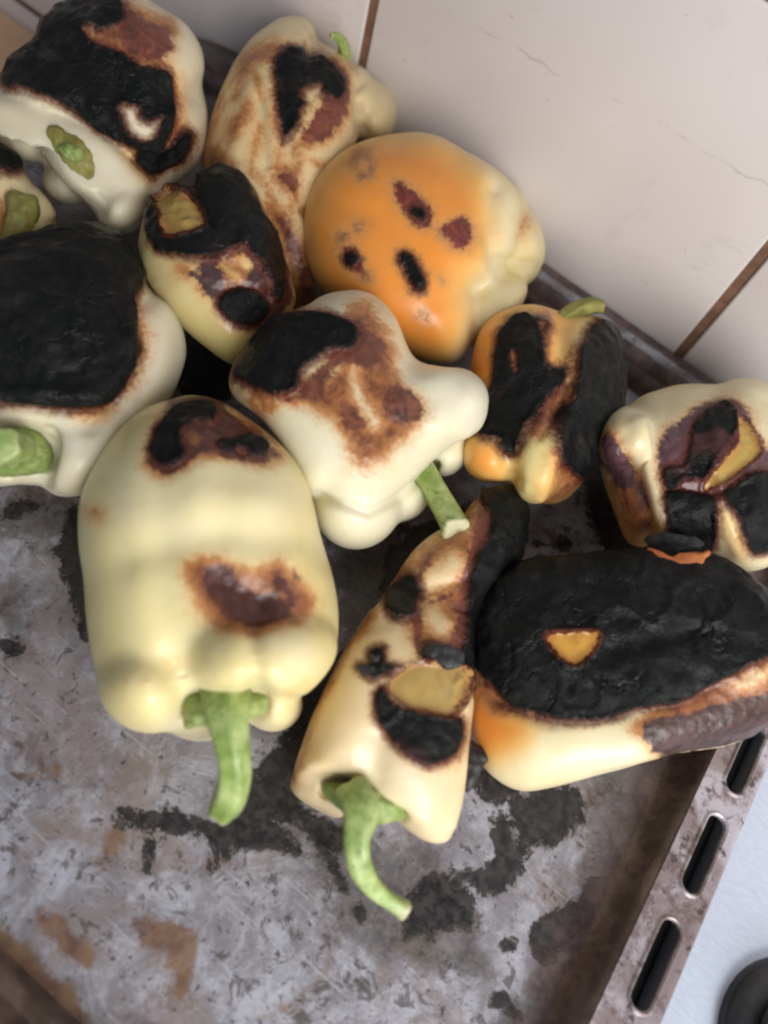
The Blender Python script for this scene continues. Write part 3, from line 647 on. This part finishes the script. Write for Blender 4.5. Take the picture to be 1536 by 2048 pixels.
def build_pan(root):
    P = rrect(TX0, TX1, TY0, TY1, .040); n = len(P)
    T_ = np.roll(P, -1, 0)-np.roll(P, 1, 0); T_ /= np.linalg.norm(T_, axis=1)[:, None]
    nr = np.stack([T_[:, 1], -T_[:, 0]], 1); c = np.array([(TX0+TX1)/2, (TY0+TY1)/2])
    rings = []; wall = []
    for k in range(1, 111): rings.append(np.c_[c+(P-c)*(k/110), np.zeros(n)]); wall.append(0)
    # cove, sloping wall, rolled rim
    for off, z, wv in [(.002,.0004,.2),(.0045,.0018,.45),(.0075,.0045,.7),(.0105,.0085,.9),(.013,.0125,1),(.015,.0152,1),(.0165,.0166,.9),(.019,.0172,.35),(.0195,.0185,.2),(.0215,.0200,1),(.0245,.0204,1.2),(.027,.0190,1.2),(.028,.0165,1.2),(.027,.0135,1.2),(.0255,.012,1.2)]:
        sd = np.clip((nr[:, 0]-.25)/.65, 0, 1); sd = sd*sd*(3-2*sd)
        o = off*(1-sd)+sd*min(off*.62, .0098); zz = z*(1-sd)+sd*min(z, .0131)
        rings.append(np.c_[P+nr*o[:, None], zz]); wall.append(wv)
    # underside
    for off, z in [(.008,.0110),(.007,.006),(.004,-.0008),(0,-.002)]:
        rings.append(np.c_[P+nr*off, np.full(n, z)]); wall.append(1)
    V = np.concatenate([np.array([[c[0], c[1], 0]])]+rings+[np.array([[c[0], c[1], -.002]])])
    Fc = [(0, 1+i, 1+(i+1) % n) for i in range(n)]
    for a in range(len(rings)-1):
        for i in range(n):
            j = (i+1) % n; Fc.append((1+a*n+i, 1+(a+1)*n+i, 1+(a+1)*n+j, 1+a*n+j))
    last = len(V)-1; b = 1+(len(rings)-1)*n
    Fc += [(last, b+(i+1) % n, b+i) for i in range(n)]
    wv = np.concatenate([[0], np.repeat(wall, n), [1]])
    V[:, 2] += np.where(wv < .1, .0004*vnoise(V, 14), 0)*(V[:, 2] > -.001)
    wv = np.maximum(wv, np.where(V[:, 2] > -.001, np.clip((V[:, 0]-.078)/.03, 0, 1)*.85, 1))  # shade by the right side wall painted in: floor darkens towards it
    onf = V[:, 2] < .0012
    o = mesh_obj('pan', V, Fc, TRAYM, root)
    q = project(V)
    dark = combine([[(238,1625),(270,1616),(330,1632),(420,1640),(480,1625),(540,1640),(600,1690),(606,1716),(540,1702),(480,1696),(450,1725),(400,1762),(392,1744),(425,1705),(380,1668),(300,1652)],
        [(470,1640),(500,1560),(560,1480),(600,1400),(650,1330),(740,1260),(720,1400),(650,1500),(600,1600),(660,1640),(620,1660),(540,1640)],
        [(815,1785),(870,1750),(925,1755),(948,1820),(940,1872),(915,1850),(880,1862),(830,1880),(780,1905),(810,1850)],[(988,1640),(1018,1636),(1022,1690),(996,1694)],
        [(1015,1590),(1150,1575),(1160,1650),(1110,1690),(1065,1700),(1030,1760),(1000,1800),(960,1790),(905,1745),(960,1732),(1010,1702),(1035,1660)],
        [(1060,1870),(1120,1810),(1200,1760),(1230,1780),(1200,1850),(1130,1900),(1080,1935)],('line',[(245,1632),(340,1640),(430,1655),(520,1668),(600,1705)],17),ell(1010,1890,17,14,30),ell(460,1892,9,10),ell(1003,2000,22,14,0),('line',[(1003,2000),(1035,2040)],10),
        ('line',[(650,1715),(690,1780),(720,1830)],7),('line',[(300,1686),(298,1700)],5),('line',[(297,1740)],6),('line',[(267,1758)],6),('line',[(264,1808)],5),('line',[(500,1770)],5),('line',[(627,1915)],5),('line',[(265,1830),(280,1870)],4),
        [(20,1005),(60,990),(90,1010),(40,1045),(10,1030)],[(0,1290),(30,1270),(50,1300),(20,1320)],ell(1125,1085,22,18,10),ell(1078,1082,12,14),[(400,640),(470,700),(460,800),(360,790),(360,700)],  # last patch paints the shadow between the left peppers
        [(1150,880),(1300,900),(1330,1100),(1250,1120),(1180,1050)],[(790,1080),(960,1020),(900,1120),(800,1180),(760,1200)],[(600,1640),(700,1660),(680,1700),(620,1690)],[(930,1500),(1000,1540),(1060,1600),(960,1600)],  # first patch: char plus deep shadow between two peppers, painted dark
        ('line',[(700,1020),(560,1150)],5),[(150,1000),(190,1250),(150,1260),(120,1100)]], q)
    soil = combine([[(560,1600),(800,1680),(900,1740),(980,1950),(700,1900),(640,1760)],[(1180,1560),(1340,1480),(1330,1700),(1200,1950),(1080,2100),(960,2100),(1040,1960),(1120,1860),(1160,1700)],
        [(0,1180),(60,1180),(60,1300),(0,1300)],[(640,1050),(860,1080),(760,1240),(690,1260)],[(0,1000),(150,980),(160,1080),(0,1080)],[(300,-100),(500,0),(600,500),(300,600)]], q)
    rust = combine([[(262,1835),(300,1828),(345,1838),(392,1862),(395,1885),(380,1950),(362,1990),(345,1985),(342,1915),(300,1895),(270,1870)],
        [(60,1830),(110,1825),(180,1900),(160,1930),(100,1880)],[(395,1745),(440,1700),(460,1720),(420,1765)],[(1100,1950),(1180,1900),(1160,1960),(1100,2040)],('line',[(0,1880),(60,1930),(170,2048)],24),('line',[(0,1560),(110,1540)],2),('line',[(240,1660),(200,1720)],3)], q)
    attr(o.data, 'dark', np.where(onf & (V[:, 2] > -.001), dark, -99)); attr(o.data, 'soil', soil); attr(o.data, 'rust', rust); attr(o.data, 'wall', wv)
    return o

def flange_material():
    m = N('worn_enamel_flange')
    n1 = m.noise(40, 6, .7, .6); n2 = m.noise(200, 5, .7); n3 = m.noise(120, 7, .8, .1)
    c = m.mix(m.mapr(n1, .4, .62), (.24, .19, .19), (.44, .41, .45))
    c = m.mix(m.mapr(n3, .50, .60, 0, .8), c, (.13, .085, .08))
    c = m.mix(m.mapr(n2, .56, .63, 0, .85), c, (.05, .035, .03))
    m.col(c); m.rgh(.33); m.bump(n2, .35, .0005); m.b.inputs['Metallic'].default_value = .25
    return m.m
def build_flange(root):
    x0, x1 = .1145, .1328; z = .0135
    xm = .1256; hw = .0037; hl = .0152
    pitch = .0418; ys = [.1640-pitch*k for k in range(-4, 6)]
    yb = TY0+.004; yt = TY1-.004
    bm = bmesh.new(); ns = 40
    def ringpts(cx, cy, w_, l_, zz):
        out = []
        for k in range(ns):
            a = 2*math.pi*k/ns
            out.append(bm.verts.new((cx+w_*math.cos(a), cy+(l_-w_)*(1 if math.sin(a) >= 0 else -1)*min(1, abs(math.sin(a))*6)+w_*math.sin(a), zz)))
        return out
    def rect(cx, cy, hx, hy, zz, off=0):
        out = []
        for k in range(ns):
            a = 2*math.pi*k/ns; c, s = math.cos(a), math.sin(a); t = 1/max(abs(c), abs(s))
            out.append(bm.verts.new((cx+c*t*hx, cy+s*t*hy, zz)))
        return out
    def bridge(a, b):
        for i in range(ns):
            j = (i+1) % ns
            bm.faces.new((a[i], b[i], b[j], a[j]))
    cx = (x0+x1)/2; hx = (x1-x0)/2
    ys = [y for y in ys if y-pitch/2 > yb and y+pitch/2 < yt]
    for y in ys:
        r0 = rect(cx, y, hx, pitch/2, z); r1 = ringpts(xm, y, hw+.0016, hl+.0016, z); r2 = ringpts(xm, y, hw+.0007, hl+.0007, z+.0007); r3 = ringpts(xm, y, hw, hl, z+.0002); r4 = ringpts(xm, y, hw, hl, z-.0016)
        bridge(r0, r1); bridge(r1, r2); bridge(r2, r3); bridge(r3, r4)
    lo, hi = min(ys)-pitch/2, max(ys)+pitch/2
    def quad(a, b, c, d): bm.faces.new([bm.verts.new(p) for p in (a, b, c, d)])
    for a, b in ((yb, lo), (hi, yt)): quad((x0, a, z), (x1, a, z), (x1, b, z), (x0, b, z))
    prof = [(x1, z), (x1+.0012, z-.0003), (x1+.002, z-.0012), (x1+.0023, z-.0030), (x1+.0022, z-.0070)]
    for (xa, za), (xb, zb) in zip(prof, prof[1:]): quad((xa, yb, za), (xb, yb, zb), (xb, yt, zb), (xa, yt, za))
    bmesh.ops.remove_doubles(bm, verts=bm.verts, dist=.00005)
    bmesh.ops.recalc_face_normals(bm, faces=bm.faces)
    me = bpy.data.meshes.new('slotted_flange'); bm.to_mesh(me); bm.free()
    o = bpy.data.objects.new('slotted_flange', me); scene.collection.objects.link(o); me.materials.append(flange_material()); o.parent = root
    s = o.modifiers.new('s', 'SOLIDIFY'); s.thickness = .0009; s.offset = -1
    return o
tray = empty('baking_tray', (0, 0, 0))
tag(tray, 'old burnt oven tray with stained grey floor and slotted side rim under the peppers', 'tray')
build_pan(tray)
build_flange(tray)

# ------------------------------------------------------------------ wall of tiles
WY = .3285
VK, VB = .09, .046
def tile_material():
    m = N('marbled_ceramic')
    n1 = m.noise(4, 4, .5); n2 = m.noise(30, 5, .6, 1.5)
    c = m.mix(m.mapr(n1, .35, .65), (.66, .585, .55), (.69, .635, .62))
    c = m.mix(m.mapr(n2, .58, .75, 0, .35), c, (.56, .48, .45))
    # thin dark veins and scratches
    v = m.n('ShaderNodeTexNoise'); mp = m.n('ShaderNodeMapping'); m.l(m.coord(), mp.inputs[0]); mp.inputs['Rotation'].default_value = (0, math.radians(32), 0); mp.inputs['Scale'].default_value = (1, 1, 3.2); mp.inputs['Location'].default_value = (.35, 0, .12)
    m.l(mp.outputs[0], v.inputs['Vector']); v.inputs['Scale'].default_value = 9; v.inputs['Detail'].default_value = 7; v.inputs['Roughness'].default_value = .62
    d = m.math('ABSOLUTE', m.math('SUBTRACT', v.outputs['Fac'], .5))
    gate = m.mapr(m.noise(16, 2, .5), .55, .66)
    line = m.math('MULTIPLY', m.mapr(d, 0.0, .006, 1, 0), gate)
    c = m.mix(m.math('MULTIPLY', line, .22), c, (.27, .22, .22))
    sx = m.n('ShaderNodeSeparateXYZ'); m.l(m.coord(), sx.inputs[0])
    wav = m.math('ADD', m.math('MULTIPLY', m.math('SUBTRACT', m.noise(28, 5, .6), .5), .016), m.math('MULTIPLY', sx.outputs[0], VK))
    dv = m.math('ABSOLUTE', m.math('SUBTRACT', m.math('SUBTRACT', sx.outputs[2], wav), VB))
    c = m.mix(m.math('MULTIPLY', m.mapr(dv, .0, .0009, 1, 0), m.mapr(m.noise(36, 3, .6), .45, .62, 0, .42)), c, (.30, .24, .23))
    fl = m.noise(150, 3, .6, .0, None, (1, 1, 2.4))
    c = m.mix(m.mapr(fl, .70, .76, 0, .4), c, (.33, .26, .22))
    m.col(c); m.rgh(.22); m.b.inputs['Specular IOR Level'].default_value = .5
    m.bump(n2, .08, .0006); return m.m
def plain(name, a, b, sc, rough, metallic=0., bump=.3, stretch=None):
    m = N(name); n = m.noise(sc, 5, .65, .3, None, stretch); m.col(m.mix(m.mapr(n, .35, .65), a, b)); m.rgh(rough); m.b.inputs['Metallic'].default_value = metallic
    m.bump(n, bump, .0006); return m.m
TILEM = tile_material(); GROUT = plain('brown_grout', (.14, .070, .040), (.21, .11, .065), 160, .85)
def box(name, lo, hi, mat, parent=None, bev=0., seg=2):
    bm = bmesh.new(); bmesh.ops.create_cube(bm, size=1)
    for v in bm.verts:
        v.co = Vector([(lo[i]+hi[i])/2+v.co[i]*(hi[i]-lo[i]) for i in range(3)])
    if bev: bmesh.ops.bevel(bm, geom=bm.edges, offset=bev, segments=seg, profile=.6, affect='EDGES')
    me = bpy.data.meshes.new(name); bm.to_mesh(me); bm.free(); me.materials.append(mat)
    for p in me.polygons: p.use_smooth = bev > 0
    o = bpy.data.objects.new(name, me); scene.collection.objects.link(o); o.parent = parent
    return o
wall = box('tiled_wall', (-1.1, WY+.0012, -.20), (.9, WY+.06, .62), GROUT)
tag(wall, 'wall of pinkish grey marbled ceramic tiles with brown grout behind the tray', 'wall', kind='structure')
PX, JX, JZ = .2130, -.1963, -.052; G = .0050
TILEBEV = .0012
tm = None
for i in range(-4, 5):
    for k in range(0, 3):
        xa = JX+PX*i+G/2; za = JZ+PX*(k-0)+G/2
        t = box('tile', (-(PX-G)/2, -.004, -(PX-G)/2), ((PX-G)/2, .004, (PX-G)/2), TILEM, wall, TILEBEV) if tm is None else bpy.data.objects.new('tile', tm)
        if tm is None: tm = t.data
        else: scene.collection.objects.link(t); t.parent = wall
        t.location = (xa+(PX-G)/2, WY+.004, za+(PX-G)/2)
for i in range(-4, 5):
    t = bpy.data.objects.new('tile', tm); scene.collection.objects.link(t); t.parent = wall
    t.location = (JX+PX*i+PX/2, WY+.004, JZ-PX/2)

# ------------------------------------------------------------------ worktop, hob
ct = box('worktop', (-1.1, -.6, -.10), (-.385, WY-.001, -.066), plain('tan_worktop', (.70, .44, .25), (.78, .52, .32), 60, .45), None, .002)
tag(ct, 'tan worktop beside the cooker behind the far left pepper', 'worktop', kind='structure')
hobm = plain('brushed_steel', (.55, .62, .73), (.66, .73, .84), 300, .40, .4, .1, (1, 9, 1))
hob = empty('cooker', (.2, .1, -.03))
tag(hob, 'pale steel cooker top that the tray rests on, with a black burner', 'cooker')
hb = box('hob_plate', (.1353, -.55, -.030), (.62, WY-.002, .0020), hobm, None, .002); set_parent(hb, hob)
hw_ = box('slot_shade_box', (-.330, -.55, -.034), (.1350, WY-.002, -.0065), plain('slot_shade_black', (.008, .008, .009), (.02, .018, .017), 90, .5), None, .002); set_parent(hw_, hob)  # added black box, its colour stands in for shade seen through the slots
def lathe(name, prof, loc, mat, parent, n=40):
    V = []; Fc = []
    for (r, z) in prof:
        for k in range(n): a = 2*math.pi*k/n; V.append((loc[0]+r*math.cos(a), loc[1]+r*math.sin(a), loc[2]+z))
    for i in range(len(prof)-1):
        for k in range(n): j = (k+1) % n; Fc.append((i*n+k, i*n+j, (i+1)*n+j, (i+1)*n+k))
    Fc.append(tuple(range((len(prof)-1)*n, len(prof)*n)))
    o = mesh_obj(name, V, Fc, mat); fix_normals(o); set_parent(o, parent); return o
bp = unp(1575, 2095, .004)
BL = plain('black_burner_enamel', (.015, .016, .018), (.03, .03, .033), 120, .35)
lathe('burner_base', [(.030, 0), (.030, .004), (.026, .007), (.018, .008)], (bp[0]+.006, bp[1], .0021), BL, hob)
lathe('burner_cap', [(.012, .007), (.021, .008), (.022, .011), (.020, .0135), (.004, .0145)], (bp[0]+.006, bp[1], .0021), BL, hob)
